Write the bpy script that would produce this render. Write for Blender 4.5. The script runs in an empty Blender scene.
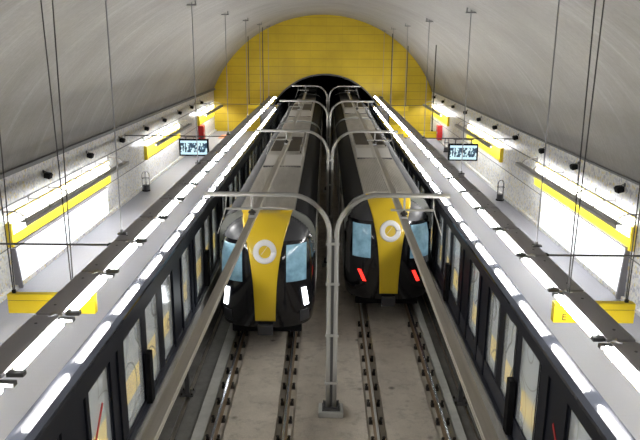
import bpy, bmesh, math, random
from mathutils import Vector, Matrix
R = math.radians
random.seed(4)
scn = bpy.context.scene
COL = scn.collection

# ------------------------------------------------------------------ camera
cam_d = bpy.data.cameras.new('camera')
cam = bpy.data.objects.new('camera', cam_d)
COL.objects.link(cam)
scn.camera = cam
PITCH, YAW, ROLL = R(14.65), R(.38), R(.46)
cam_d.sensor_width = 36.0
cam_d.lens = 36.0 * 675 / 640
cam_d.clip_end = 300
cp, sp, cy, sy, cr, sr = math.cos(PITCH), math.sin(PITCH), math.cos(YAW), math.sin(YAW), math.cos(ROLL), math.sin(ROLL)
ZM = Matrix(((cy, -sy, 0), (sy, cy, 0), (0, 0, 1)))
r0, u0, f0 = ZM @ Vector((1, 0, 0)), ZM @ Vector((0, sp, cp)), ZM @ Vector((0, cp, -sp))
rr, uu = r0 * cr + u0 * sr, u0 * cr - r0 * sr
cam.matrix_world = Matrix(((rr.x, uu.x, -f0.x, 0), (rr.y, uu.y, -f0.y, 0), (rr.z, uu.z, -f0.z, 8.0), (0, 0, 0, 1)))

# ------------------------------------------------------------------ world, exposure
w = bpy.data.worlds.new('station_world'); scn.world = w
w.use_nodes = True
w.node_tree.nodes['Background'].inputs[0].default_value = (.5, .5, .52, 1)
w.node_tree.nodes['Background'].inputs[1].default_value = .02
scn.view_settings.view_transform = 'Standard'
scn.view_settings.look = 'None'
scn.view_settings.gamma = 1
scn.view_settings.use_curve_mapping = False
scn.view_settings.exposure = 0.18
TUBE = 62.0        # platform tubes
WALLT = 70.0       # wall washer tubes

# ------------------------------------------------------------------ materials
def mat(name, col, rough=.6, metal=0.0, spec=.5, emit=None, es=0, coat=0):
    m = bpy.data.materials.new(name); m.use_nodes = True
    b = m.node_tree.nodes['Principled BSDF']
    b.inputs['Base Color'].default_value = (*col, 1)
    b.inputs['Roughness'].default_value = rough
    b.inputs['Metallic'].default_value = metal
    b.inputs['Specular IOR Level'].default_value = spec
    b.inputs['Coat Weight'].default_value = coat
    if emit:
        b.inputs['Emission Color'].default_value = (*emit, 1)
        b.inputs['Emission Strength'].default_value = es
    return m

class NT:
    def __init__(s, m):
        s.t = m.node_tree; s.b = s.t.nodes['Principled BSDF']
        s.co = s.t.nodes.new('ShaderNodeNewGeometry').outputs['Position']
    def n(s, kind, **kw):
        o = s.t.nodes.new(kind)
        for k, v in kw.items(): setattr(o, k, v)
        return o
    def l(s, a, b): s.t.links.new(a, b)
    def mp(s, scale, rot=(0, 0, 0)):
        o = s.n('ShaderNodeMapping'); o.inputs['Scale'].default_value = scale; o.inputs['Rotation'].default_value = rot
        s.l(s.co, o.inputs['Vector']); return o.outputs[0]
    def noise(s, scale, detail=4, vec=None, rough=.6):
        o = s.n('ShaderNodeTexNoise'); o.inputs['Scale'].default_value = scale; o.inputs['Detail'].default_value = detail
        o.inputs['Roughness'].default_value = rough
        s.l(vec or s.co, o.inputs['Vector']); return o.outputs['Fac']
    def ramp(s, fac, stops, interp='LINEAR'):
        o = s.n('ShaderNodeValToRGB'); e = o.color_ramp.elements; o.color_ramp.interpolation = interp
        while len(e) < len(stops): e.new(.5)
        for q, (p, c) in zip(e, stops):
            q.position = p; q.color = (*c, 1) if len(c) == 3 else c
        s.l(fac, o.inputs[0]); return o.outputs[0]
    def mix(s, fac, a, b, kind='MIX'):
        o = s.n('ShaderNodeMix', data_type='RGBA', blend_type=kind)
        for i, v in ((0, fac), (6, a), (7, b)):
            if isinstance(v, (int, float)): o.inputs[i].default_value = v
            elif isinstance(v, tuple): o.inputs[i].default_value = (*v, 1)
            else: s.l(v, o.inputs[i])
        return o.outputs[2]
    def math(s, op, a, b=0.0, c=0.0):
        o = s.n('ShaderNodeMath', operation=op)
        for i, v in enumerate((a, b, c)):
            if isinstance(v, (int, float)): o.inputs[i].default_value = v
            else: s.l(v, o.inputs[i])
        return o.outputs[0]
    def xyz(s, vec=None):
        o = s.n('ShaderNodeSeparateXYZ'); s.l(vec or s.co, o.inputs[0]); return o.outputs
    def base(s, c): s.l(c, s.b.inputs['Base Color'])
    def bump(s, h, strength=.3, dist=.02):
        o = s.n('ShaderNodeBump'); o.inputs['Strength'].default_value = strength; o.inputs['Distance'].default_value = dist
        s.l(h, o.inputs['Height']); s.l(o.outputs[0], s.b.inputs['Normal'])

g = lambda v: (v, v, v)
M = {}
# vault: sprayed concrete render with arc streaks
m = mat('vault_concrete', g(.35), .5, 0, .45); t = NT(m)
streak = t.noise(1.0, 4, t.mp((.22, 2.2, .22), (.25, 0, .12)))
big = t.noise(.3, 4)
fine = t.noise(9, 5)
c = t.ramp(big, [(.3, (.155, .146, .132)), (.7, (.245, .235, .22))])
c = t.mix(t.ramp(streak, [(.56, g(0)), (.72, g(.6))]), c, (.31, .305, .298))
c = t.mix(t.ramp(fine, [(.3, g(.35)), (.7, g(0))]), c, (.10, .095, .09))
t.base(c)
t.bump(t.math('ADD', streak, t.math('MULTIPLY', fine, .3)), .5, .05)
M['vault'] = m
# platform floor
m = mat('platform_granite', g(.5), .45, 0, .15); t = NT(m)
n1 = t.noise(60, 3); n2 = t.noise(.7, 3)
c = t.ramp(n1, [(.3, (.215, .215, .24)), (.7, (.28, .28, .31))])
x, y, z = t.xyz()
jx = t.math('LESS_THAN', t.math('FRACT', t.math('DIVIDE', x, .9)), .012)
jy = t.math('LESS_THAN', t.math('FRACT', t.math('DIVIDE', y, .9)), .012)
j = t.math('MAXIMUM', jx, jy)
c = t.mix(t.math('MULTIPLY', j, .35), c, g(.2))
c = t.mix(t.ramp(n2, [(.4, g(0)), (.75, g(.25))]), c, g(.22))
t.base(c); M['floor'] = m
# track concrete
m = mat('track_concrete', g(.3), .8, 0, .25); t = NT(m)
n1 = t.noise(3.2, 6, None, .7); n2 = t.noise(.9, 4); n3 = t.noise(40, 2)
c = t.ramp(n2, [(.3, (.46, .41, .345)), (.7, (.63, .575, .49))])
c = t.mix(t.ramp(n1, [(.5, g(0)), (.72, g(.55))]), c, (.20, .18, .155))
c = t.mix(t.ramp(n3, [(.4, g(.2)), (.6, g(0))]), c, (.22, .2, .18))
vv = t.n('ShaderNodeTexVoronoi'); vv.inputs['Scale'].default_value = 1.1; t.l(t.co, vv.inputs['Vector'])
c = t.mix(t.ramp(vv.outputs['Distance'], [(.03, g(.75)), (.11, g(0))]), c, (.05, .045, .04))
t.base(c); t.bump(n1, .3, .02); M['track'] = m
def conc(name, a, b):
    m = mat(name, a, .85, 0, .2); t = NT(m)
    n1 = t.noise(2.5, 6, None, .7)
    t.base(t.ramp(n1, [(.3, a), (.7, b)])); t.bump(t.noise(20, 3), .3, .01); return m
M['strip'] = conc('pale_concrete_strip', (.42, .42, .39), (.56, .56, .53))
M['gutter'] = conc('dirty_concrete', (.13, .125, .115), (.20, .195, .18))
M['rail_bed'] = conc('rail_bed_concrete', (.38, .345, .295), (.52, .475, .40))
M['edge'] = conc('platform_edge_concrete', (.25, .24, .22), (.33, .32, .30))
M['dark'] = mat('dark_void', (.012, .012, .014), .8)
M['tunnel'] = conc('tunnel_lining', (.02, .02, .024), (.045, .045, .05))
# mosaic wall
m = mat('mosaic_tile', g(.6), .35, 0, .5); t = NT(m)
vv = t.n('ShaderNodeTexVoronoi'); vv.inputs['Scale'].default_value = 13; t.l(t.co, vv.inputs['Vector'])
sx = t.n('ShaderNodeSeparateColor'); t.l(vv.outputs['Color'], sx.inputs[0])
c = t.ramp(sx.outputs[0], [(0, (.62, .62, .62)), (.3, (.50, .50, .51)), (.5, (.66, .64, .58)), (.68, (.38, .38, .42)), (.8, (.62, .60, .5)), (.93, (.6, .5, .22))], 'CONSTANT')
ve = t.n('ShaderNodeTexVoronoi', feature='DISTANCE_TO_EDGE'); ve.inputs['Scale'].default_value = 13; t.l(t.co, ve.inputs['Vector'])
c = t.mix(t.ramp(ve.outputs[0], [(.02, g(.6)), (.05, g(0))]), c, g(.42))
t.base(c); t.bump(ve.outputs[0], .15, .01); M['mosaic'] = m
# yellow end wall
m = mat('yellow_cladding', (.55, .40, .02), .45, 0, .4); t = NT(m)
x, y, z = t.xyz()
h = t.math('LESS_THAN', t.math('FRACT', t.math('DIVIDE', z, .62)), .07)
v = t.math('LESS_THAN', t.math('FRACT', t.math('DIVIDE', x, 1.25)), .02)
n1 = t.noise(.5, 4)
c = t.ramp(n1, [(.3, (.46, .325, .012)), (.7, (.60, .43, .016))])
c = t.mix(t.math('MULTIPLY', h, .55), c, (.26, .18, .02)); c = t.mix(t.math('MULTIPLY', v, .3), c, (.3, .2, .02))
t.base(c); M['yellow_wall'] = m
M['yellow'] = mat('yellow_enamel', (.80, .60, .02), .4)
M['yellow_dark'] = mat('yellow_seam', (.28, .2, .02), .5)
M['yellow_train'] = mat('train_yellow_paint', (.72, .50, .02), .3, 0, .5, coat=.4)
M['ink'] = mat('black_lettering', (.02, .02, .02), .5)
M['black'] = mat('black_gloss', (.008, .008, .010), .12, 0, .5, coat=.5)
M['black_mat'] = mat('black_matt', (.006, .006, .007), .7, 0, .15)
M['charcoal'] = mat('charcoal_paint', (.045, .046, .052), .4)
M['navy'] = mat('dark_blue_grey_frame', (.009, .011, .018), .5, 0, .3)
M['sill'] = mat('sill_blue_grey', (.028, .031, .042), .45)
m = mat('brushed_cover', (.04, .044, .055), .06, 0, .2); M['cover'] = m
M['galv'] = mat('galvanised_steel', (.42, .415, .39), .5, .25)
M['galv_dark'] = mat('weathered_steel', (.09, .09, .09), .55, .3)
m = mat('conductor_aluminium', (.36, .34, .30), .5, .15); t = NT(m)
t.base(t.ramp(t.noise(1.5, 4, t.mp((8, .4, 8))), [(.3, (.48, .45, .39)), (.7, (.64, .61, .54))])); M['cond'] = m
M['rail'] = mat('polished_rail', (.45, .45, .47), .22, .9)
M['rust'] = mat('rusty_rail', (.20, .145, .09), .7, .2)
M['fast'] = mat('black_fastener', (.035, .03, .026), .6, .3)
m = mat('rod_steel', (.20, .20, .21), .5, .4); M['rod'] = m
M['cable'] = mat('dark_cable', (.03, .028, .028), .6)
m = mat('luminaire_panel', (.36, .35, .36), .5, .1); M['lum'] = m
M['tube'] = mat('tube_light', (.9, .9, .9), .5, emit=(1.0, .985, .96), es=TUBE)
M['wtube'] = mat('wall_tube_light', (.9, .9, .9), .5, emit=(.96, .98, 1.0), es=WALLT)
m = mat('lightbox_face', (.85, .86, .88), .4, emit=(.93, .96, 1.0), es=.55); M['lightbox'] = m
M['wall_glare'] = mat('wall_glare_glow', (.9, .9, .85), .4, emit=(1, 1, .93), es=2.2)  # self-lit white standing in for the washer lamps' glare on the wall
M['frame'] = mat('panel_frame_grey', (.16, .155, .17), .5, .1)
M['bar'] = mat('washer_bar', (.33, .32, .30), .5, .1)
M['cornice'] = mat('cornice_grey', (.15, .15, .15), .6)
M['red'] = mat('red_enamel', (.50, .02, .02), .35)
M['orange'] = mat('orange_mat', (.65, .24, .12), .7)
M['tactile'] = mat('yellow_tactile', (.85, .55, .08), .6)
M['white'] = mat('white_enamel', (.8, .8, .8), .4)
M['insul'] = mat('grey_insulator', (.45, .45, .46), .35)
M['head'] = mat('headlight_white', (1, 1, 1), .3, emit=(.9, .95, 1.0), es=14)
M['tail'] = mat('tail_light_red', (.6, .02, .02), .3, emit=(1.0, .03, .02), es=2.2)
m = mat('train_window', (.10, .20, .28), .12, 0, .6, emit=(.25, .48, .62), es=.30); t = NT(m)  # blue reflected light put into the glass as tint and faint glow
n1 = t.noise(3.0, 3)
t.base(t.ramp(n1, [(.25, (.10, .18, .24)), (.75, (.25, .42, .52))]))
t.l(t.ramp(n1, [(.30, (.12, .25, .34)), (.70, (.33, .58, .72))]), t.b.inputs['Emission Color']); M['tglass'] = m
# train roof
m = mat('train_roof', (.30, .29, .26), .6, 0, .3); t = NT(m)
t.base(t.ramp(t.noise(1.2, 5, t.mp((3, .5, 1))), [(.3, (.48, .46, .41)), (.7, (.64, .61, .56))])); M['roof'] = m
M['roof_pale'] = mat('roof_hood_pale', (.66, .64, .60), .55)
M['louvre'] = mat('roof_louvre_brown', (.085, .07, .05), .6)
m = mat('train_side', (.28, .29, .27), .4, .2); M['side'] = m
# screen glass with printed swirls
def glass(name, tint):
    m = bpy.data.materials.new(name); m.use_nodes = True
    t = NT.__new__(NT); t.t = m.node_tree; t.b = t.t.nodes['Principled BSDF']
    t.co = t.t.nodes.new('ShaderNodeNewGeometry').outputs['Position']
    t.b.inputs['Roughness'].default_value = .12
    vo = t.n('ShaderNodeTexVoronoi'); vo.inputs['Scale'].default_value = .75; t.l(t.mp((0, 1, 1)), vo.inputs['Vector'])
    d = vo.outputs['Distance']
    rings = t.math('LESS_THAN', t.math('ABSOLUTE', t.math('SUBTRACT', t.math('FRACT', t.math('MULTIPLY', d, 3.2)), .5)), .03)
    n1 = t.noise(1.7, 1)
    blob = t.math('GREATER_THAN', n1, .70)
    mask = t.math('MAXIMUM', rings, t.math('MULTIPLY', blob, .7))
    t.base(t.mix(mask, tint, (.34, .35, .34)))
    tr = t.n('ShaderNodeBsdfTransparent'); tr.inputs[0].default_value = (.92, .95, .94, 1)
    mx = t.n('ShaderNodeMixShader')
    t.l(t.math('ADD', t.math('MULTIPLY', mask, .30), .36), mx.inputs[0])
    t.l(tr.outputs[0], mx.inputs[1]); t.l(t.b.outputs[0], mx.inputs[2])
    t.l(mx.outputs[0], t.t.nodes['Material Output'].inputs[0])
    return m
M['glass'] = glass('printed_screen_glass', (.80, .83, .85))
# tv picture
m = mat('tv_picture', (.02, .02, .03), .3, emit=(1, 1, 1), es=1.1); t = NT(m)
tc = t.n('ShaderNodeTexCoord').outputs['Object']
x, y, z = t.xyz(tc)
mp = t.n('ShaderNodeMapping'); mp.inputs['Scale'].default_value = (9, 1, 4); t.l(tc, mp.inputs[0])
n1 = t.noise(1.0, 2, mp.outputs[0])
c = t.ramp(n1, [(.47, (.005, .03, .06)), (.52, (.02, .12, .2)), (.56, (.6, .8, .85))])
band = t.math('GREATER_THAN', t.math('ABSOLUTE', z), .21)
c = t.mix(band, c, (.55, .80, .92))
t.l(c, t.b.inputs['Emission Color']); M['tv'] = m

# ------------------------------------------------------------------ mesh builder
class MB:
    def __init__(s): s.v = []; s.f = []
    def add(s, vs, fs):
        o = len(s.v); s.v += [tuple(p) for p in vs]; s.f += [tuple(i + o for i in f) for f in fs]; return s
    def box(s, x0, x1, y0, y1, z0, z1):
        vs = [(x, y, z) for x in (x0, x1) for y in (y0, y1) for z in (z0, z1)]
        return s.add(vs, [(0, 1, 3, 2), (4, 6, 7, 5), (0, 4, 5, 1), (2, 3, 7, 6), (0, 2, 6, 4), (1, 5, 7, 3)])
    def prism(s, pts, axis, a, b):          # closed outline extruded along an axis
        n = len(pts)
        def P(p, t):
            return (t, p[0], p[1]) if axis == 'x' else ((p[0], t, p[1]) if axis == 'y' else (p[0], p[1], t))
        vs = [P(p, a) for p in pts] + [P(p, b) for p in pts]
        fs = [tuple(range(n))[::-1], tuple(range(n, 2 * n))] + [(i, (i + 1) % n, n + (i + 1) % n, n + i) for i in range(n)]
        return s.add(vs, fs)
    def tube(s, path, r, n=8, caps=True):
        path = [Vector(p) for p in path]; rings = []
        rs = r if isinstance(r, (list, tuple)) else [r] * len(path)
        up = None
        for i, p in enumerate(path):
            d = ((path[min(i + 1, len(path) - 1)] - path[max(i - 1, 0)])).normalized()
            if up is None:
                up = Vector((0, 0, 1)) if abs(d.z) < .9 else Vector((0, 1, 0))
            a = d.cross(up).normalized(); b = a.cross(d).normalized(); up = b
            rings.append([p + (a * math.cos(2 * math.pi * k / n) + b * math.sin(2 * math.pi * k / n)) * rs[i] for k in range(n)])
        vs = [q for rg in rings for q in rg]; fs = []
        for i in range(len(rings) - 1):
            for k in range(n):
                fs.append((i * n + k, i * n + (k + 1) % n, (i + 1) * n + (k + 1) % n, (i + 1) * n + k))
        if caps: fs += [tuple(range(n))[::-1], tuple((len(rings) - 1) * n + k for k in range(n))]
        return s.add(vs, fs)
    def grid(s, P, nu, nv, thick=None):
        vs = [P(i / nu, j / nv) for i in range(nu + 1) for j in range(nv + 1)]
        fs = [(i * (nv + 1) + j, (i + 1) * (nv + 1) + j, (i + 1) * (nv + 1) + j + 1, i * (nv + 1) + j + 1) for i in range(nu) for j in range(nv)]
        return s.add(vs, fs)
    def build(s, name, m, parent=None, loc=None, smooth=False, bevel=0, solid=0):
        me = bpy.data.meshes.new(name); me.from_pydata(s.v, [], s.f); me.update()
        bm = bmesh.new(); bm.from_mesh(me); bmesh.ops.recalc_face_normals(bm, faces=bm.faces); bm.to_mesh(me); bm.free()
        if smooth:
            me.polygons.foreach_set('use_smooth', [True] * len(me.polygons))
        me.materials.append(m if not isinstance(m, str) else M[m])
        o = bpy.data.objects.new(name, me); COL.objects.link(o)
        if parent: o.parent = parent
        if loc: o.location = loc
        if solid:
            md = o.modifiers.new('solid', 'SOLIDIFY'); md.thickness = solid; md.offset = 0
        if bevel:
            md = o.modifiers.new('bevel', 'BEVEL'); md.width = bevel; md.segments = 2; md.limit_method = 'ANGLE'
        return o
def tag(o, label, cat, group=None):
    o['label'] = label; o['category'] = cat
    if group: o['group'] = group
    return o
def empty(name, loc, label, cat, group=None):
    o = bpy.data.objects.new(name, None); COL.objects.link(o); o.location = loc; o.empty_display_size = .2
    return tag(o, label, cat, group)
def struct(mb, name, m, **k):
    o = mb.build(name, m, **k); o['kind'] = 'structure'; return o
def copy_tree(o, parent=None):
    c = o.copy(); COL.objects.link(c)
    if parent: c.parent = parent
    for ch in list(o.children): copy_tree(ch, c)
    return c
ORD = ['nearest', 'second', 'third', 'fourth', 'fifth', 'sixth', 'seventh', 'eighth', 'ninth', 'tenth', 'eleventh', 'twelfth',
       'thirteenth', 'fourteenth', 'fifteenth', 'sixteenth', 'seventeenth', 'eighteenth', 'nineteenth', 'twentieth', 'twenty-first',
       'twenty-second', 'twenty-third', 'twenty-fourth', 'twenty-fifth', 'twenty-sixth', 'twenty-seventh', 'twenty-eighth']
def frm(i): return 'nearest' if i == 0 else ORD[i] + ' nearest'

# ------------------------------------------------------------------ setting
YB, YE = -10.0, 54.5
WL, WR = -8.9, 8.45
CX, CZ, RV = (WL + WR) / 2, 1.0, math.hypot((WR - WL) / 2, 3.42)
SQ = .972
def vz(x): return 4.42 + (CZ + math.sqrt(RV * RV - (x - CX) ** 2) - 4.42) * SQ
a0 = math.acos((WR - CX) / RV)
A = [a0 + (math.pi - 2 * a0) * k / 64 for k in range(65)]
mb = MB(); mb.grid(lambda u, v: (CX + RV * math.cos(a0 + (math.pi - 2 * a0) * u), YB + (YE - YB) * v, 4.42 + (CZ + RV * math.sin(a0 + (math.pi - 2 * a0) * u) - 4.42) * SQ), 64, 12)
struct(mb, 'ceiling', 'vault', smooth=True)
struct(MB().box(WL - .3, WL, YB, YE, -.2, 4.42), 'wall_left', 'mosaic')
struct(MB().box(WR, WR + .3, YB, YE, -.2, 4.42), 'wall_right', 'mosaic')
struct(MB().box(WL - .3, WR + .3, YB - .3, YB, -.2, 10.6), 'wall_back', 'vault')
# end wall with tunnel mouth
mcx, mr, mz = -.02, 4.75, .85
def mouth(n=40, r=mr):
    return [(mcx + r * math.cos(math.pi * k / n), mz + r * math.sin(math.pi * k / n)) for k in range(n + 1)]
mb = MB(); n = 40
for k in range(n):
    a, b = math.pi * k / n, math.pi * (k + 1) / n
    def out(t):
        c_, s_ = math.cos(t), math.sin(t)
        best = 14
        for q in range(1, 1400):
            d = q * .01; x_, z_ = mcx + d * c_, mz + d * s_
            if z_ > 4.42:
                if abs(x_ - CX) > RV - .01 or z_ > vz(x_): best = d; break
            elif x_ < WL or x_ > WR: best = d; break
        return (mcx + best * c_, mz + best * s_)
    p0, p1 = (mcx + mr * math.cos(a), mz + mr * math.sin(a)), (mcx + mr * math.cos(b), mz + mr * math.sin(b))
    q0, q1 = out(a), out(b)
    mb.add([(p0[0], YE, p0[1]), (p1[0], YE, p1[1]), (q1[0], YE, q1[1]), (q0[0], YE, q0[1])], [(0, 1, 2, 3)])
mb.add([(mcx + mr, YE, mz), (WR, YE, mz), (WR, YE, -.2), (mcx + mr, YE, -.2)], [(0, 1, 2, 3)])
mb.add([(mcx - mr, YE, mz), (WL, YE, mz), (WL, YE, -.2), (mcx - mr, YE, -.2)], [(0, 1, 2, 3)])
struct(mb, 'wall_end', 'yellow_wall')
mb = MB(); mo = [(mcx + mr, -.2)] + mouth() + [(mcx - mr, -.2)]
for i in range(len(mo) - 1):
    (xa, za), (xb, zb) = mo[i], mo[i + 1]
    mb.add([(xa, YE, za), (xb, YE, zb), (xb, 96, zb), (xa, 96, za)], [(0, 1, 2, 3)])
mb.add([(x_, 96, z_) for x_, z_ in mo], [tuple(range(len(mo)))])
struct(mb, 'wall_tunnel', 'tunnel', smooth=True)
# dark reveal ring round the mouth
mb = MB(); mo2 = mouth(40, mr + .10); mo1 = mouth(40, mr - .02)
for i in range(40):
    for y0_, y1_, A_, B_ in ((YE - .06, YE - .06, mo1, mo2), (YE - .06, YE, mo2, mo2)):
        mb.add([(A_[i][0], y0_, A_[i][1]), (A_[i + 1][0], y0_, A_[i + 1][1]), (B_[i + 1][0], y1_, B_[i + 1][1]), (B_[i][0], y1_, B_[i][1])], [(0, 1, 2, 3)])
struct(mb, 'trim_1', 'galv_dark')
# floors
PZ = 1.1
EL, ER = -3.33, 3.33
struct(MB().box(WL, EL - .03, YB, YE, PZ - .35, PZ), 'floor_left', 'floor')
struct(MB().box(ER + .03, WR, YB, YE, PZ - .35, PZ), 'floor_right', 'floor')
for nm, a, b in (('trim_2', EL - .03, EL), ('trim_3', ER, ER + .03)):
    struct(MB().box(a, b, YB, YE, PZ - .35, PZ), nm, 'edge')
struct(MB().box(-3.9, -3.6, YB, YE, -.2, PZ - .35), 'wall_under_left', 'gutter')
struct(MB().box(3.6, 3.9, YB, YE, -.2, PZ - .35), 'wall_under_right', 'gutter')
struct(MB().box(-3.9, 3.9, YB, 96, -.5, -.24), 'floor_track', 'track')
TL, TR = -1.57, 1.93
G = .745
def slab(x0, x1, name, m, z1=-.16, y1=96): struct(MB().box(x0, x1, YB, y1, -.24, z1), name, m)
slab(TL + G + .2, .17, 'floor_1', 'track', -.13); slab(.17, TR - G - .2, 'floor_2', 'track', -.13)
slab(TL - G + .2, TL + G - .2, 'floor_3', 'track', -.13); slab(TR - G + .2, TR + G - .2, 'floor_4', 'track', -.13)
for i, xx in enumerate((TL - G, TL + G, TR - G, TR + G)):
    slab(xx - .2, xx + .2, 'floor_%d' % (5 + i), 'rail_bed', -.17)
slab(-2.78, TL - G - .2, 'floor_9', 'strip', -.12); slab(TR + G + .2, 3.08, 'floor_10', 'strip', -.12)
slab(-3.15, -2.78, 'floor_11', 'gutter', -.16); slab(3.08, 3.3, 'floor_12', 'gutter', -.16)
slab(-3.6, -3.26, 'floor_13', 'gutter', -.16); slab(3.38, 3.6, 'floor_14', 'gutter', -.16)
# cornices and wall lines
struct(MB().box(WL, WL + .14, YB, YE, 4.38, 4.50), 'trim_4', 'cornice')
struct(MB().box(WR - .07, WR, YB, YE, 4.40, 4.46), 'trim_5', 'cornice')
for i, (xa, xb) in enumerate(((WL, WL + .02), (WR - .02, WR))):
    struct(MB().box(xa, xb, YB, YE, 3.50, 3.54), 'trim_%d' % (6 + i), 'cornice')
    struct(MB().box(xa, xb, YB, YE, 2.33, 2.355), 'trim_%d' % (8 + i), 'cornice')
struct(MB().box(WL, WL + .12, YB, YE, PZ, PZ + .12), 'baseboard_left', 'mosaic')
struct(MB().box(WR - .12, WR, YB, YE, PZ, PZ + .12), 'baseboard_right', 'mosaic')

for sd, x0, x1 in (('left', -4.12, -3.82), ('right', 3.86, 4.16)):
    o = MB().box(x0, x1, YB, YE - 2.2, PZ, PZ + .006).build('tactile_strip', 'tactile')
    tag(o, 'yellow tactile warning strip on the %s platform behind the glass screens' % sd, 'floor strip')

# ------------------------------------------------------------------ rails and fasteners
def rail_mb(y0, y1):
    pts = [(-.07, 0), (.07, 0), (.07, .015), (.012, .035), (.012, .11), (.036, .125), (.036, .15), (-.036, .15), (-.036, .125), (-.012, .11), (-.012, .035), (-.07, .015)]
    return MB().prism(pts, 'y', y0, y1)
names = [('outer', 'left', 'galv'), ('inner', 'left', ''), ('inner', 'right', ''), ('outer', 'right', '')]
for i, xx in enumerate((TL - G, TL + G, TR - G, TR + G)):
    root = empty('running_rail', (xx, 0, -.15), '%s steel running rail of the %s track' % (names[i][0], names[i][1]), 'rail', 'running rails')
    rail_mb(YB, 95.5).build('rail_body', 'rust', root)
    MB().prism([(-.03, .149), (.03, .149), (.025, .157), (-.025, .157)], 'y', YB, 95.5).build('rail_head', 'rail' if i != 2 else 'galv', root)
    first = None
    for k in range(12):
        y_ = 10.35 + .765 * k
        if first is None:
            f = MB()
            f.prism([(-.15, -.012), (.15, -.012), (.15, .0), (-.15, .0)], 'y', -.07, .07)
            for s in (-1, 1):
                f.prism([(s * .076, 0), (s * .145, 0), (s * .14, .04), (s * .10, .07), (s * .076, .045)], 'y', -.042, .042)
                f.tube([(s * .12, .0, 0), (s * .12, 0, .13)], .022, 6)
                f.tube([(s * .12, 0, .10), (s * .12, 0, .125)], .036, 6)
                f.tube([(s * .09, -.05, .02), (s * .14, -.06, .04), (s * .14, .06, .04), (s * .09, .05, .02)], .012, 5)
            o = f.build('rail_fastener', 'fast'); first = o
        else:
            o = first.copy(); COL.objects.link(o)
        o.location = (xx, y_, -.155)
        tag(o, 'black clip fastener on the %s rail of the %s track, %s to the camera' % (names[i][0], names[i][1], frm(k)), 'rail fastener', 'rail fasteners')

# ------------------------------------------------------------------ platform luminaires
LXs = {'left': -3.85, 'right': 3.87}
LZ = 4.0
def make_lum(s):
    root = empty('platform_luminaire', (0, 0, 3.9), '', 'light fixture', 'tube luminaires above the platform edge')
    L = .98
    # s=-1: housing reaches away from track (towards -x)
    pts = [(s * .10, -L + .03), (s * .10, L - .03), (s * .17, L - .03), (s * .20, L - .10), (s * .26, L - .10), (s * .28, L - .04), (s * .5, L - .04), (s * .5, -L + .04),
           (s * .28, -L + .04), (s * .26, -L + .10), (s * .20, -L + .10), (s * .17, -L + .03)]
    MB().prism(pts, 'z', -.02, .03).build('housing', 'lum', root, bevel=.008)
    MB().box(min(s * .36, s * .45), max(s * .36, s * .45), -.981, .981, -.035, -.018).build('mounting_rail', 'galv_dark', root)
    for yy in (-.62, .62): MB().tube([(s * .33, yy, .028), (s * .33, yy, .037)], .022, 10).build('screw_cap', 'galv_dark', root)
    t_ = [(-.045, -.72), (-.02, -.78), (.02, -.78), (.045, -.72), (.045, .72), (.02, .78), (-.02, .78), (-.045, .72)]
    MB().prism(t_, 'z', -.04, .04).build('light_tube', 'tube', root, bevel=.012)
    for q in (-1, 1): MB().box(-.07, .14, q * .80 if q > 0 else -.90, .90 if q > 0 else -.80, -.03, .025).build('end_cap', 'galv_dark', root)
    return root
for sd, s, y0 in (('left', -1, 12.38 - 1.96 * 6), ('right', 1, 13.61 - 1.96 * 6)):
    p = None; k = 0; y = y0 - 1.96 * 3; j = 0
    yy = y
    while yy < 52.9:
        o = make_lum(s) if p is None else copy_tree(p)
        if p is None: p = o
        o.location = (LXs[sd], yy, LZ)
        vis = yy > 6.2
        if vis:
            lab = '%s tube luminaire of the row over the %s platform edge, counted from the camera' % (ORD[k] if k else 'nearest', sd); k += 1
        else: lab = 'tube luminaire over the %s platform edge, %s of those below the view' % (sd, ORD[j]); j += 1
        o['label'] = lab
        yy += 1.96

# hanging rods
def rod(x, y, z0, z1, label, cat='hanger rod', group='luminaire hanger rods', r=.014, plate=True):
    root = empty('hanger_rod', (x, y, z0), label, cat, group)
    MB().tube([(0, 0, 0), (0, 0, z1 - z0)], r, 6).build('rod', 'rod', root)
    if plate:
        c_ = MB().box(-.16, .16, -.05, .05, z1 - z0 - .10, z1 - z0 - .06)
        c_.tube([(-.12, 0, z1 - z0 - .06), (-.12, 0, z1 - z0 + .06)], .02, 6); c_.tube([(.12, 0, z1 - z0 - .06), (.12, 0, z1 - z0 + .06)], .02, 6)
        c_.build('ceiling_bracket', 'rod', root)
    j_ = MB().box(-.08, .10, -.05, .05, -.005, .03); j_.tube([(0, 0, 0), (0, 0, .1)], .03, 6)
    j_.build('clamp', 'galv_dark', root)
    return root
for sd, x, ys in (('left', -4.31, (13.8, 22.6, 30.0, 37.6, 45.4, 52.0)), ('right', 4.32, (13.2, 21.1, 29.5, 37.2, 45.0, 52.0))):
    for k, y in enumerate(ys):
        rod(x, y, 4.04, vz(x), 'thin vertical rod holding the %s luminaire row to the vault, %s to the camera' % (sd, frm(k)))
# horizontal ties to the walls
def tie(y, x0, x1, label):
    r_ = empty('wall_tie', (x0, y, 3.98), label, 'tie rod', 'horizontal wall ties')
    MB().tube([(0, 0, 0), (x1 - x0, 0, 0)], .022, 8).build('tube', 'galv_dark', r_)
    e = MB().box(-.06, .06, -.06, .06, -.03, .03); e.build('clamp', 'black_mat', r_)
    s = 1 if x1 > x0 else -1
    MB().box(x1 - x0 - s * .02 if s > 0 else x1 - x0, x1 - x0 if s > 0 else x1 - x0 + .02, -.09, .09, -.09, .09).build('wall_plate', 'galv', r_)
for sd, x0, x1, ys in (('left', -4.36, WL, (13.2, 29.9, 46.2)), ('right', 4.38, WR, (12.8, 29.9, 46.2))):
    for k, y in enumerate(ys):
        tie(y, x0, x1, 'grey horizontal tie tube from %s luminaires to the wall, %s to the camera' % (sd, frm(k)))

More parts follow.
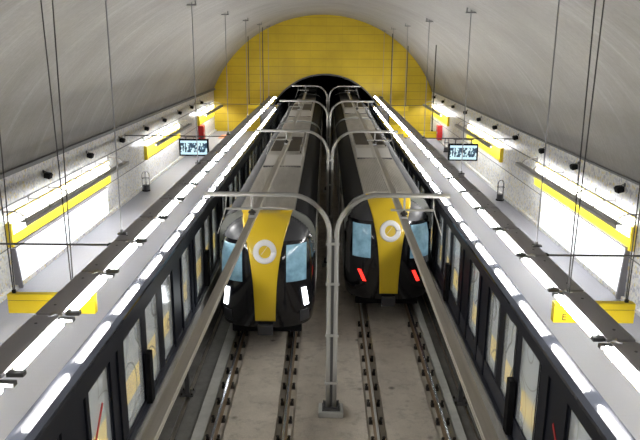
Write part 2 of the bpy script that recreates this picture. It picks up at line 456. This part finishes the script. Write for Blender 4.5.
# ------------------------------------------------------------------ television screens
for sd, x, col in (('left', -5.85, 0), ('right', 6.15, 1)):
    y = 29.9; zc = 3.47 if sd == 'left' else 3.36
    r_ = empty('television', (x, y, zc - .38), 'flat television under the tie tube over the %s platform, blue and white picture' % sd, 'television', 'platform televisions')
    MB().box(-.66, .66, -.03, .12, 0, .76).build('housing', 'black_mat', r_, bevel=.02)
    o = MB().box(-.59, .59, -.006, .002, -.31, .31).build('screen', 'tv', r_, loc=(0, -.032, .38))
    b_ = MB()
    for q in (-.35, .35): b_.box(q - .02, q + .02, .03, .07, .74, 3.95 - zc + .36)
    b_.box(-.45, .45, .0, .10, 3.95 - zc + .345, 3.95 - zc + .37)
    b_.build('bracket', 'galv_dark', r_)

# ------------------------------------------------------------------ hanging signs
FONT = None
def text_mesh(body, size, name, m, parent, loc, rot):
    cu = bpy.data.curves.new(name, 'FONT'); cu.body = body; cu.size = size; cu.extrude = .003
    o = bpy.data.objects.new(name, cu); COL.objects.link(o)
    bpy.context.view_layer.update()
    me = bpy.data.meshes.new_from_object(o.evaluated_get(bpy.context.evaluated_depsgraph_get()))
    bpy.data.objects.remove(o); me.materials.clear(); me.materials.append(M[m])
    o = bpy.data.objects.new(name, me); COL.objects.link(o); o.parent = parent; o.location = loc; o.rotation_euler = rot
    return o
def sign(x0, x1, y, z0, label, letter=False, h=.35):
    r_ = empty('hanging_sign', ((x0 + x1) / 2, y, z0), label, 'sign', 'yellow hanging signs')
    hw = (x1 - x0) / 2
    MB().box(-hw, hw, 0, .14, 0, h * .66).build('sign_box', 'yellow', r_, bevel=.006)
    MB().box(-hw, hw, .0, .14, h * .69, h).build('top_rail', 'yellow', r_, bevel=.006)
    MB().box(-hw + .01, hw - .01, .01, .13, h * .65, h * .70).build('seam', 'yellow_dark', r_)
    if letter: text_mesh('E', .17, 'lettering', 'ink', r_, (-hw + .13, -.006, .05), (R(90), 0, 0))
    return r_
sign(-5.52, -4.0, 11.0, 3.38, 'yellow hanging sign over the left platform, nearest the camera')
sign(3.87, 5.22, 10.6, 3.48, 'yellow hanging sign over the right platform with black lettering, nearest the camera', True)
sign(-5.75, -4.25, 50.5, 3.3, 'small distant yellow hanging sign over the left platform before the end wall')
sign(4.6, 6.15, 50.5, 3.2, 'most distant yellow hanging sign over the right platform before the end wall')
sign(4.3, 6.1, 37.0, 3.05, 'yellow hanging sign over the right platform, midway to the end wall')
def cables(x, y, z0, label, sp=.07, r=.011):
    r_ = empty('suspension_cable', (x, y, z0), label, 'cable', 'sign suspension cables')
    for q in (-1, 1):
        MB().tube([(q * .012, 0, 0), (q * sp, 0, vz(x + q * sp) - z0 - .02)], r, 6).build('wire', 'cable', r_)
    MB().box(-.03, .03, -.02, .02, -.02, .04).build('shackle', 'black_mat', r_)
cables(-4.385, 11.07, 3.752, 'pair of dark cables holding the inner end of the near left sign', .10)
cables(-5.42, 11.07, 3.752, 'pair of dark cables holding the outer end of the near left sign', .10)
cables(4.10, 10.67, 3.842, 'pair of dark cables holding the inner end of the near right sign')
cables(5.09, 10.67, 3.842, 'pair of dark cables holding the outer end of the near right sign', .05)
for x, y, z0, l in ((-5.65, 50.5, 3.65, 'outer end of the distant left sign'), (-4.6, 50.5, 3.65, 'inner end of the distant left sign'),
                    (4.8, 50.5, 3.55, 'inner end of the most distant right sign'), (5.95, 50.5, 3.55, 'outer end of the most distant right sign'),
                    (5.85, 37.0, 3.40, 'outer end of the midway right sign')):
    r_ = empty('sign_rod', (x, y + .07, z0), 'dark brown rod holding the ' + l, 'hanger rod', 'sign rods')
    MB().tube([(0, 0, 0), (0, 0, vz(x) - z0)], .03, 6).build('rod', 'cable', r_)
    MB().box(-.05, .05, -.04, .04, -.01, .05).build('clamp', 'black_mat', r_)

# ------------------------------------------------------------------ wall speakers
def speaker():
    r_ = empty('wall_speaker', (0, 0, 0), '', 'loudspeaker', 'wall loudspeakers')
    b_ = MB(); pts = [(.06, -.09), (.30, -.16), (.36, .02), (.30, .10), (.08, .12)]
    b_.prism(pts, 'y', -.17, .17).build('cabinet', 'black_mat', r_, bevel=.015)
    MB().tube([(.0, 0, .18), (.12, 0, .16), (.16, 0, .08)], .018, 6).build('bracket', 'galv_dark', r_)
    MB().box(.0, .025, -.06, .06, .10, .24).build('wall_plate', 'galv_dark', r_)
    r_.scale = (.72, .72, .72)
    return r_
sp0 = speaker()
first = True
for sd, x, ys, zz in (('left', WL, (17.0, 20.95, 24.9, 29.0, 33.1, 36.9, 40.9, 44.6, 48.3), 3.9), ('right', WR, (18.7, 22.3, 25.75, 29.5, 33.2, 36.8, 40.5, 44.5, 48.4, 52.4), 4.1)):
    for k, y in enumerate(ys):
        o = sp0 if first else copy_tree(sp0); first = False
        o.location = (x, y, zz); o.rotation_euler = (0, 0, 0 if sd == 'left' else math.pi)
        o['label'] = 'small black loudspeaker high on the %s wall, %s to the camera' % (sd, frm(k))

# ------------------------------------------------------------------ wall washers, fascias, panels
def washer(side, y0, y1, label, narm, fh=.6):
    s = 1 if side == 'left' else -1; xw = WL if side == 'left' else WR
    dz = 0 if side == 'left' else .22
    r_ = empty('wall_washer', (xw, y0, 2.4 + dz), label, 'wall light', 'wall washer lights')
    L = y1 - y0
    Y = lambda a, b: (min(s * a, s * b), max(s * a, s * b))
    x0, x1 = Y(0.005, .07)
    MB().box(x0, x1, 0, L, .0, fh).build('yellow_fascia', 'yellow', r_)
    x0, x1 = Y(.01, .055); MB().box(x0, x1, .08, L - .08, fh + .002, .88).build('wall_glare', 'wall_glare', r_)  # glowing strip added above the fascia as painted-in lamp glare, not a fitting
    x0, x1 = Y(.0, .075)
    for zz in (.88, ) + ((.66, ) if fh < .5 else ()): MB().box(x0, x1, 0, L, zz, zz + .02).build('yellow_trim', 'yellow', r_)
    x0, x1 = Y(0.0, .16)
    e = MB().box(x0, x1, -.10, 0, -.02, .66); e.build('fascia_end_cap', 'yellow', r_)
    x0, x1 = Y(.67, .71); xa, xb = Y(.50, .71)
    MB().box(x0, x1, -.3, L + .6, .66, .78).box(xa, xb, -.3, L + .6, .765, .785).build('shield_bar', 'bar', r_)
    x0, x1 = Y(.56, .62); MB().box(x0, x1, .05, L - .05, .68, .74).build('light_tube', 'wtube', r_)
    for k in range(narm):
        yy = L * k / (narm - 1) - (.15 if k == 0 else 0)
        a = MB().tube([(s * .0, yy, 1.02), (s * .28, yy, 1.04), (s * .5, yy, .98), (s * .60, yy, .88), (s * .62, yy, .78)], .022, 6)
        a.box(*Y(0, .03), yy - .05, yy + .05, .94, 1.10); a.build('arm', 'bar', r_)
    return r_
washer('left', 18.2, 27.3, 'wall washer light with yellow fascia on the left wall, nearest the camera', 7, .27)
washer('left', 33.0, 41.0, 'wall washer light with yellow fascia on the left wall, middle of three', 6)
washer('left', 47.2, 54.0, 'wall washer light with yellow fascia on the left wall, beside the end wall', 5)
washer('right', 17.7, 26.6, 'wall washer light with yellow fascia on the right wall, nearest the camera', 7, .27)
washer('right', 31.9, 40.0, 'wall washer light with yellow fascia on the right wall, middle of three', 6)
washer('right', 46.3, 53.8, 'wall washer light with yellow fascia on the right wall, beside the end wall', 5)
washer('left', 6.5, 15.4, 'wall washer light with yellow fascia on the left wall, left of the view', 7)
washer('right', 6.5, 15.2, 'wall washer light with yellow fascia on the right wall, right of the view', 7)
for sd, s, xw, y0, y1 in (('left', 1, WL, 18.3, 26.6), ('right', -1, WR, 17.9, 25.3)):
    z0, z1 = PZ + .13, (2.30 if sd == 'left' else 2.60)
    r_ = empty('light_panel', (xw, y0, z0), 'long blank white illuminated panel on the %s platform wall' % sd, 'panel', 'white wall panels')
    X = lambda a, b: (min(s * a, s * b), max(s * a, s * b))
    MB().box(*X(.03, .12), 0, y1 - y0, 0, z1 - z0).build('face', 'lightbox', r_)
    f = MB().prism([(s * .03, z1 - z0), (s * .14, z1 - z0), (s * .24, -.1), (s * .03, -.1)], 'y', -.07, 0)
    f.build('near_side_frame', 'frame', r_)
    MB().box(*X(.03, .14), 0, y1 - y0, z1 - z0, z1 - z0 + .03).build('top_frame', 'frame', r_)

# wire bins
def bin_():
    r_ = empty('wire_bin', (0, 0, 0), '', 'litter bin', 'wire litter bins')
    MB().tube([(0, 0, 0), (0, 0, .05)], .19, 16).build('base', 'black_mat', r_)
    MB().tube([(0, 0, .05), (0, 0, .30)], .15, 16).build('bag', 'charcoal', r_)
    for q in range(4):
        a = q * math.pi / 2 + .4
        MB().tube([(.17 * math.cos(a), .17 * math.sin(a), .03), (.17 * math.cos(a), .17 * math.sin(a), .80), (.10 * math.cos(a), .10 * math.sin(a), .92), (0, 0, .93)], .013, 6).build('wire', 'galv_dark', r_)
    MB().tube([(.17 * math.cos(k * math.pi / 8), .17 * math.sin(k * math.pi / 8), .62) for k in range(17)], .013, 6).build('ring', 'galv_dark', r_)
    return r_
b0 = bin_()
for k, (x, y, l) in enumerate(((-8.55, 31.6, 'wire frame litter bin by the left wall between the near and middle wall lights'), (8.05, 30.3, 'wire frame litter bin by the right wall between the near and middle wall lights'),
                               (-8.5, 44.3, 'wire frame litter bin by the left wall before the farthest wall light'), (8.05, 44.6, 'wire frame litter bin by the right wall before the farthest wall light'))):
    o = b0 if k == 0 else copy_tree(b0)
    o.location = (x, y, PZ); o['label'] = l
# hose cabinets
for sd, x, s, y in (('left', WL, 1, 47.6), ('right', WR, -1, 49.0)):
    r_ = empty('hose_cabinet', (x, y, 1.32), 'red fire cabinet on the %s wall near the yellow end wall' % sd, 'fire cabinet', 'red fire cabinets')
    X = lambda a, b: (min(s * a, s * b), max(s * a, s * b))
    MB().box(*X(.02, .35), -.35, .35, 0, 1.05).build('body', 'red', r_, bevel=.03)
    MB().box(*X(.35, .37), -.28, .28, .08, .97).build('door', 'red', r_)
    MB().box(*X(.37, .40), -.24, -.20, .45, .6).build('handle', 'white', r_)

# far end of the platforms
for sd, x0, x1, y in (('left', -5.0, -3.9, 52.6), ('right', 4.0, 4.9, 52.6)):
    r_ = empty('end_gate', ((x0 + x1) / 2, y, PZ), 'grey service gate across the far end of the %s platform beside the screens' % sd, 'gate', 'platform end gates')
    hw = (x1 - x0) / 2
    MB().box(-hw, hw, 0, .06, .1, 2.2).build('panel', 'frame', r_)
    for q in (-1, 1): MB().box(q * hw - .05, q * hw + .05, -.03, .09, 0, 2.35).build('post', 'charcoal', r_)
    MB().box(-hw, hw, -.02, .08, 2.2, 2.3).build('top_rail', 'charcoal', r_)
o = MB().box(-8.0, -6.6, 50.2, 52.2, PZ, PZ + .012).build('floor_mat', 'orange'); tag(o, 'orange mat on the left platform floor in front of the end wall', 'mat')
r_ = empty('yellow_barrier', (5.2, 50.9, PZ), 'yellow barrier at the far end of the right platform', 'barrier')
MB().box(-1.0, 1.0, 0, .08, .35, 1.0).build('board', 'yellow', r_)
for q in (-.9, .9): MB().box(q - .03, q + .03, 0, .08, 0, .35).build('leg', 'charcoal', r_)

# ------------------------------------------------------------------ platform screens
def screens(side):
    s = -1 if side == 'left' else 1
    P0 = 6.6 if side == 'left' else 6.55
    if side == 'left': panes = ((0, 1.08), (1.45, 2.35), (2.8, 3.65), (4.8, 5.7)); org = 10.72; gz0, gz1 = 1.22, 3.10
    else: panes = ((0, 1.1), (1.35, 2.2), (2.55, 3.4), (4.35, 5.25)); org = 9.75; gz0, gz1 = 1.50, 3.22
    xg = 3.44
    X = lambda a, b: (min(s * a, s * b), max(s * a, s * b))
    proto = None
    kk = 0
    for k in range(-3, 7):
        y = org + P0 * k - .25
        if y > YE - 2: break
        nxt = min(P0, YE - .3 - y)
        if proto is None:
            r_ = empty('platform_screen', (0, y, PZ), '', 'platform screen', 'glass platform screens with sliding doors')
            h = gz1 - PZ
            MB().box(*X(3.38, 3.62), 0, P0, h, 3.46 - PZ).build('header', 'navy', r_)
            c_ = MB().prism([(s * 3.36, 3.455 - PZ), (s * 3.36, 3.51 - PZ), (s * 3.44, 3.555 - PZ), (s * 3.66, 3.555 - PZ), (s * 3.70, 3.50 - PZ), (s * 3.70, 3.455 - PZ)], 'y', 0, P0)
            c_.build('header_cover', 'cover', r_)
            MB().box(*X(3.44, 3.56), 0, P0, 0, gz0 - PZ).build('kick_panel', 'sill', r_)
            MB().box(*X(3.365, 3.44), 0, P0, 0, .04).build('sill', 'sill', r_)
            edges = [(-.25, 0)] + [(panes[i][1], panes[i + 1][0]) for i in range(3)] + [(panes[3][1], P0 - .25)]
            for a, b in edges:
                a += .25; b += .25
                if b - a > .5:
                    MB().box(*X(3.455, 3.54), a, b, gz0 - PZ, h).build('side_panel', 'navy', r_)
                    MB().box(*X(3.42, 3.455), a + .06, a + .16, 0, h).build('post', 'navy', r_)
                    MB().box(*X(3.42, 3.455), b - .18, b - .06, 0, h).build('post', 'navy', r_)
                else:
                    MB().box(*X(3.455, 3.53), a, b, gz0 - PZ, h).build('post', 'navy', r_)
            for i, (a, b) in enumerate(panes):
                a += .20 if side == 'left' else .36; b += .33 if side == 'left' else .29
                gp = MB().box(*X(3.465, 3.48), a, b, gz0 - PZ, h).build('glass_pane', 'glass', r_)
                fr = MB().box(*X(3.457, 3.50), a, a + .022, gz0 - PZ, h).box(*X(3.457, 3.50), b - .022, b, gz0 - PZ, h).box(*X(3.457, 3.50), a, b, gz0 - PZ, gz0 - PZ + .03)
                fr.build('pane_frame', 'navy', gp)
            a = panes[0][1] + .25
            MB().box(*X(3.32, 3.43), a + .03, a + .24, .06, 1.12).build('release_box', 'black_mat', r_, bevel=.01)
            proto = r_; o = r_
        else:
            o = copy_tree(proto)
        o.location = (0, y, PZ)
        if y + P0 > 5:
            o['label'] = '%s bay of dark framed glass screens along the %s platform, counted from the camera' % (ORD[kk] if kk else 'nearest', side); kk += 1
        else: o['label'] = '%s bay of glass screens along the %s platform, hidden below the view' % (ORD[k + 3], side)
    # red diagonal stripe on the pane nearest the camera
screens('left'); screens('right')
for sd, x, y in (('left', -3.448, 9.0), ('right', 3.448, 8.55)):
    by = [o for o in COL.objects if o.get('category') == 'platform screen' and ('%s platform' % sd) in o['label'] and o.location.y < y < o.location.y + 6.5][0]
    MB().prism([(-.5, -.55), (-.44, -.58), (.5, .4), (.46, .45)], 'x', -.003, .003).build('red_stripe', 'red', by, loc=(x, y - by.location.y, 2.1 - PZ))

# support posts under the platform edge
for sd, s, y in (('left', -1, 14.6), ('right', 1, 14.35)):
    r_ = empty('edge_support_post', (s * 3.24, y, -.16), 'dark steel post on a base plate under the %s platform edge' % sd, 'support post', 'platform edge support posts')
    MB().box(-.05, .05, -.05, .05, .02, .90).build('post', 'galv_dark', r_)
    MB().box(-.16, .16, -.16, .16, 0, .03).build('base_plate', 'galv_dark', r_)
    for a in (-.12, .12):
        for b in (-.12, .12): MB().tube([(a, b, .03), (a, b, .08)], .022, 6).build('anchor_bolt', 'fast', r_)

# ------------------------------------------------------------------ catenary portals
PX = .19
def portal(xl, xr):
    r_ = empty('catenary_portal', (PX, 0, -.13), '', 'catenary mast', 'catenary masts between the tracks')
    Z = 5.08
    MB().box(-.28, .28, -.22, .22, 0, .14).build('concrete_base', 'strip', r_, bevel=.02)
    MB().box(-.2, .2, -.16, .16, .14, .17).build('base_plate', 'galv_dark', r_)
    for a in (-.16, .16):
        for b in (-.12, .12): MB().tube([(a, b, .17), (a, b, .26)], .02, 6).build('anchor_bolt', 'galv_dark', r_)
    for q in (-1, 1):
        MB().add([(q * .09, -.01, .17), (q * .18, -.01, .17), (q * .09, -.01, .45), (q * .09, .01, .17), (q * .18, .01, .17), (q * .09, .01, .45)], [(0, 1, 2), (3, 5, 4), (0, 3, 4, 1), (1, 4, 5, 2), (2, 5, 3, 0)]).build('gusset', 'galv_dark', r_)
    for s, xe in ((-1, -2.70), (1, 2.42)):
        rad = .88
        pts = [(s * .075, 0, .16)] + [(s * .075, 0, z_) for z_ in (1.5, 3.0)]
        pts += [(s * (.075 + rad - rad * math.cos(a)), 0, Z - rad + rad * math.sin(a)) for a in [k * math.pi / 2 / 14 for k in range(15)]]
        pts += [(xe, 0, Z)]
        MB().tube(pts, .050, 10).build('mast_tube', 'galv', r_, smooth=True)
    MB().box(-.03, .03, -.02, .02, .2, Z - .95).build('web_plate', 'galv_dark', r_)
    for z_ in (.75, 1.9, 3.1, 4.0):
        c_ = MB().box(-.15, .15, -.06, .06, z_, z_ + .05); c_.build('clamp', 'galv', r_)
    for s, xt in ((-1, xl - PX), (1, xr - PX)):
        xs = (xt - .55, xt + .22) if s < 0 else (xt - .28, xt + .62)
        hg = MB().tube([(xt, 0, Z), (xt, 0, Z - .30)], .022, 6)
        hg.build('dropper', 'galv', r_)
        MB().tube([(xs[0], 0, Z - .31), (xs[1], 0, Z - .31)], .026, 8).build('bracket_arm', 'galv', r_)
        e = xs[0] if s < 0 else xs[1]
        MB().tube([(e, 0, Z - .31), (e + s * .18, -.05, Z - .85)], .010, 5).build('stay_wire', 'galv', r_)
        MB().tube([(e, 0, Z - .31), (e - s * .02, 0, Z)], .010, 5).build('stay_wire', 'galv', r_)
        ins = MB().tube([(xt, 0, Z - .31), (xt, 0, Z - .36), (xt, 0, Z - .361), (xt, 0, Z - .40), (xt, 0, Z - .401), (xt, 0, Z - .44)], [.03, .04, .07, .085, .05, .05], 12)
        ins.build('insulator', 'fast', r_)
        MB().box(xt - .07, xt + .07, -.07, .07, Z - .488, Z - .44).build('conductor_clamp', 'insul', r_)
    return r_
SPANS = ((13.74, -1.52, 1.67), (24.3, -1.40, 1.79), (37.4, -1.46, 1.74), (50.9, -1.50, 1.70))
for k, (y, xl, xr) in enumerate(SPANS):
    o = portal(xl, xr)
    o.location = (PX, y, -.13)
    o['label'] = 'grey double catenary mast with two curved arms, ' + ('nearest the camera', 'second from the camera', 'third from the camera', 'last before the tunnel mouth')[k]
for sd, ix in (('left', 1), ('right', 2)):
    kn = [(1.5, SPANS[0][ix] - .14)] + [(q[0], q[ix]) for q in SPANS] + [(90, SPANS[3][ix])]
    prof = [(-.065, 4.38), (.065, 4.38), (.065, 4.395), (.03, 4.41), (.03, 4.43), (.065, 4.445), (.065, 4.46), (-.065, 4.46), (-.065, 4.445), (-.03, 4.43), (-.03, 4.41), (-.065, 4.395)]
    n = len(prof); mb = MB()
    vs = [(x + px, y, pz) for y, x in kn for px, pz in prof]
    fs = [tuple(range(n)), tuple(len(vs) - n + i for i in range(n))]
    fs += [(j * n + i, j * n + (i + 1) % n, (j + 1) * n + (i + 1) % n, (j + 1) * n + i) for j in range(len(kn) - 1) for i in range(n)]
    o = mb.add(vs, fs).build('conductor_bar', 'cond')
    tag(o, 'long pale rigid overhead conductor bar above the %s train' % sd, 'conductor bar', 'overhead conductor bars')

# ------------------------------------------------------------------ trains
HW, ZB, ZT = 1.31, .62, 3.62
def hw(z):
    if z < 2.7: return HW - max(0, (1.0 - z)) * .15
    t_ = (z - 2.7) / 1.0
    return HW * (1 - min(t_, .96) ** 3.2) ** (1 / 2.6)
DN = 1.0
def F(x, z):
    s = min(abs(x) / hw(z), 1)
    t_ = max(0, (z - 1.5) / (ZT - 1.5)); b = max(0, (1.2 - z) / 1.6)
    e = min((s ** 3.2 + t_ ** 3.2 + b ** 3) ** (1 / 3.2), 1)
    return DN * (1 - (1 - e ** 2.4) ** (1 / 2.4))
def train(tx, yf, side, rear, seam):
    col = 'with white headlights' if not rear else 'with red tail lights'
    r_ = empty('metro_train', (tx, yf, 0), 'black fronted metro train with a yellow stripe, %s track, %s' % (side, col), 'train', 'metro trains')
    # nose
    ln = 21.5
    def P(u, v):
        z = ZB + (ZT - ZB) * v; x = (2 * u - 1) * hw(z)
        return (x, F(x, z), z)
    def PG(lo, hi):
        return lambda u, v: (lambda z: ((2 * u - 1) * hw(z), F((2 * u - 1) * hw(z), z), z))(lo + (hi - lo) * v)
    MB().grid(PG(ZB, 2.98), 60, 50).build('front_mask', 'black', r_, smooth=True)
    MB().grid(PG(2.98, ZT), 60, 36).build('front_dome', 'charcoal', r_, smooth=True)
    # tapered yellow stripe
    def wst(z):
        t_ = (z - .75) / (ZT - .75)
        return .27 + .07 * t_ + .36 * max(0, t_) ** 3.0
    def PS(u, v):
        z = .80 + (ZT - .80) * v; x = (2 * u - 1) * wst(z)
        return (x, F(x, z) - .014, z + .012)
    MB().grid(PS, 24, 70).build('yellow_stripe', 'yellow_train', r_, smooth=True, solid=.008)
    def patch(fx, z0, z1, name, m, off=.022, th=.01, nz=20, nx=14, ctr=None):
        def Q(u, v):
            z = z0 + (z1 - z0) * v; a, b = fx(v); x = a + (b - a) * u
            return (x, F(x, z) - off, z + off * .3)
        return MB().grid(Q, nx, nz).build(name, m, r_, smooth=True, solid=th)
    for s in (-1, 1):
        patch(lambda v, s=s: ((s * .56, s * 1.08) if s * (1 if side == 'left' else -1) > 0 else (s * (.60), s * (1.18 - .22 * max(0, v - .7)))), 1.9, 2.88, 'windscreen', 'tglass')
        if not rear:
            patch(lambda v, s=s: (s * (1.06 - .0) - .055 - s * .07 * (v - .5) , s * 1.06 + .055 - s * .07 * (v - .5)), 1.17, 1.68, 'headlight', 'head', .03)
            patch(lambda v, s=s: (s * .92, s * 1.16), .72, 1.05, 'bumper_panel', 'charcoal', .02)
        else:
            patch(lambda v, s=s: (s * .80 - .05 - .16 * (v - .5), s * .80 + .05 - .16 * (v - .5)), 1.17, 1.52, 'tail_light', 'tail', .03)
    # round white logo ring
    for name, r0_, r1_, m in (('logo_ring', .16, .31, 'white'),):
        def Q(u, v):
            a = 2 * math.pi * u; rr_ = r0_ + (r1_ - r0_) * v
            x, z = rr_ * math.cos(a), 2.70 + rr_ * math.sin(a) * 1.0
            return (x, F(x, z) - .032, z + .018)
        MB().grid(Q, 36, 3).build(name, m, r_, smooth=True, solid=.008)
    def Q2(u, v):
        x = -.10 + .17 * v + .05 * u - .02; z = 2.60 + .05 * u + .22 * v
        return (x, F(x, z) - .034, z + .02)
    MB().grid(Q2, 3, 6).build('logo_arrow', 'white', r_, solid=.008)
    # body shell (cars)
    def section():
        pts = [(-hw(ZB), ZB)]
        for k in range(21):
            z = ZB + (ZT - ZB) * k / 20; pts.append((-hw(z), z))
        tw = hw(ZT)
        for k in range(1, 10): 
            x = -tw + 2 * tw * k / 10; pts.append((x, ZT + .05 * (1 - (x / tw) ** 2)))
        for k in range(20, -1, -1):
            z = ZB + (ZT - ZB) * k / 20; pts.append((hw(z), z))
        return pts[1:]
    sec = section()
    cars = [(DN, ln), (ln + .9, 2 * ln), (2 * ln + .9, 3 * ln + 2)]
    tw = hw(ZT)
    for ci, (a, b) in enumerate(cars):
        MB().prism(sec, 'y', a - .002, b).build('car_body', 'side' if ci else 'side', r_)
        # dark shoulder bands
        for s in (-1, 1):
            def Q(u, v, s=s, a=a, b=b):
                z = 3.02 + (ZT - 3.02) * v
                return (s * (hw(z) + .008), a + (b - a) * u, z + .006)
            MB().grid(Q, 2, 10).build('shoulder_band', 'black_mat', r_, smooth=True)
            sb = MB()
            sb.box(min(s * HW, s * (HW + .012)), max(s * HW, s * (HW + .012)), a + .6, b - .3, 1.7, 2.65)
            sb.build('window_band', 'black', r_)
            for d in range(4):
                yd = a + (b - a) * (d + .5) / 4
                dd = MB().box(min(s * HW, s * (HW + .02)), max(s * HW, s * (HW + .02)), yd - .7, yd + .7, .95, 2.85)
                dd.build('door', 'roof_pale', r_)
        # ribbed roof
        rf = MB(); nr = 26
        rf.prism([(-tw * .97, ZT + .012)] + [(-tw * .97 + 2 * tw * .97 * k / 10, ZT + .02 + .05 * (1 - (2 * k / 10 - 1) ** 2)) for k in range(11)] + [(tw * .97, ZT + .012)], 'y', a + .02, b - .05)
        for k in range(nr):
            x = -tw * .93 + 2 * tw * .93 * k / (nr - 1); zz = ZT + .02 + .05 * (1 - (x / (tw * .97)) ** 2)
            rf.box(x - .012, x + .012, a + .06, b - .1, zz - .01, zz + .022)
        rf.build('ribbed_roof', 'roof', r_)
        # air conditioning hoods
        for hy in ((seam, ) if ci == 0 else (a + 2.2 + (0 if ci == 1 else 1), )):
            y0_, y1_ = hy, hy + 9.5
            zt = ZT + .07
            hd = MB().prism([(y0_, zt), (y0_ + 1.6, zt + .15), (y1_ - 1.6, zt + .15), (y1_, zt)], 'x', -tw * .9, tw * .9)
            hd.build('air_conditioning_hood', 'roof', r_)
            for q in (-1, 1):
                xs = sorted((q * .05, q * tw * .90))
                MB().add([(xs[0], y0_ + .15, zt + .022), (xs[1], y0_ + .15, zt + .022), (xs[1], y0_ + 1.6, zt + .158), (xs[0], y0_ + 1.6, zt + .158)], [(0, 1, 2, 3)]).build('hood_plate', 'roof_pale', r_, solid=.006)
                lv = MB()
                for k in range(14):
                    lv.box(q * tw * .45 - tw * .38, q * tw * .45 + tw * .38, y0_ + 2.6 + k * .30, y0_ + 2.78 + k * .30, zt + .15, zt + .18)
                lv.build('louvre', 'louvre', r_)
            MB().box(-tw * .9, tw * .9, y0_ - .10, y0_, zt - .03, zt + .02).build('roof_seam', 'charcoal', r_)
            MB().tube([(tw * .80, y0_ + 2, zt + .2), (tw * .80, y1_ - 1.5, zt + .2)], .04, 6).build('roof_pipe', 'louvre', r_)
        # underframe and bogies
        MB().box(-1.05, 1.05, a + .2, b - .2, .30, ZB).build('underframe', 'black_mat', r_)
        for yb in (a + 2.2, b - 3.0):
            bg = MB().box(-1.0, 1.0, yb - 1.0, yb + 1.0, .28, .5)
            for yw in (-.95, .95):
                for s in (-1, 1): bg.tube([(s * .69, yb + yw, .426), (s * .80, yb + yw, .426)], .415, 20)
                bg.tube([(-.8, yb + yw, .426), (.8, yb + yw, .426)], .07, 8)
            bg.build('bogie', 'black_mat', r_)
    for a in (ln, 2 * ln):
        MB().box(-.8, .8, a - .02, a + .94, .8, 3.3).build('gangway', 'black_mat', r_)
    # coupler
    cb = MB().box(-.13, .13, .0, .9, .48, .66); cb.box(-.2, .2, -.10, .06, .44, .72); cb.build('coupler', 'charcoal', r_, bevel=.02)
    MB().box(-.95, .95, .5, .7, .30, .64).build('obstacle_guard', 'black_mat', r_, bevel=.02)
    return r_
train(-1.55, 16.75, 'left', False, 7.4)
train(1.93, 18.9, 'right', True, 7.2)
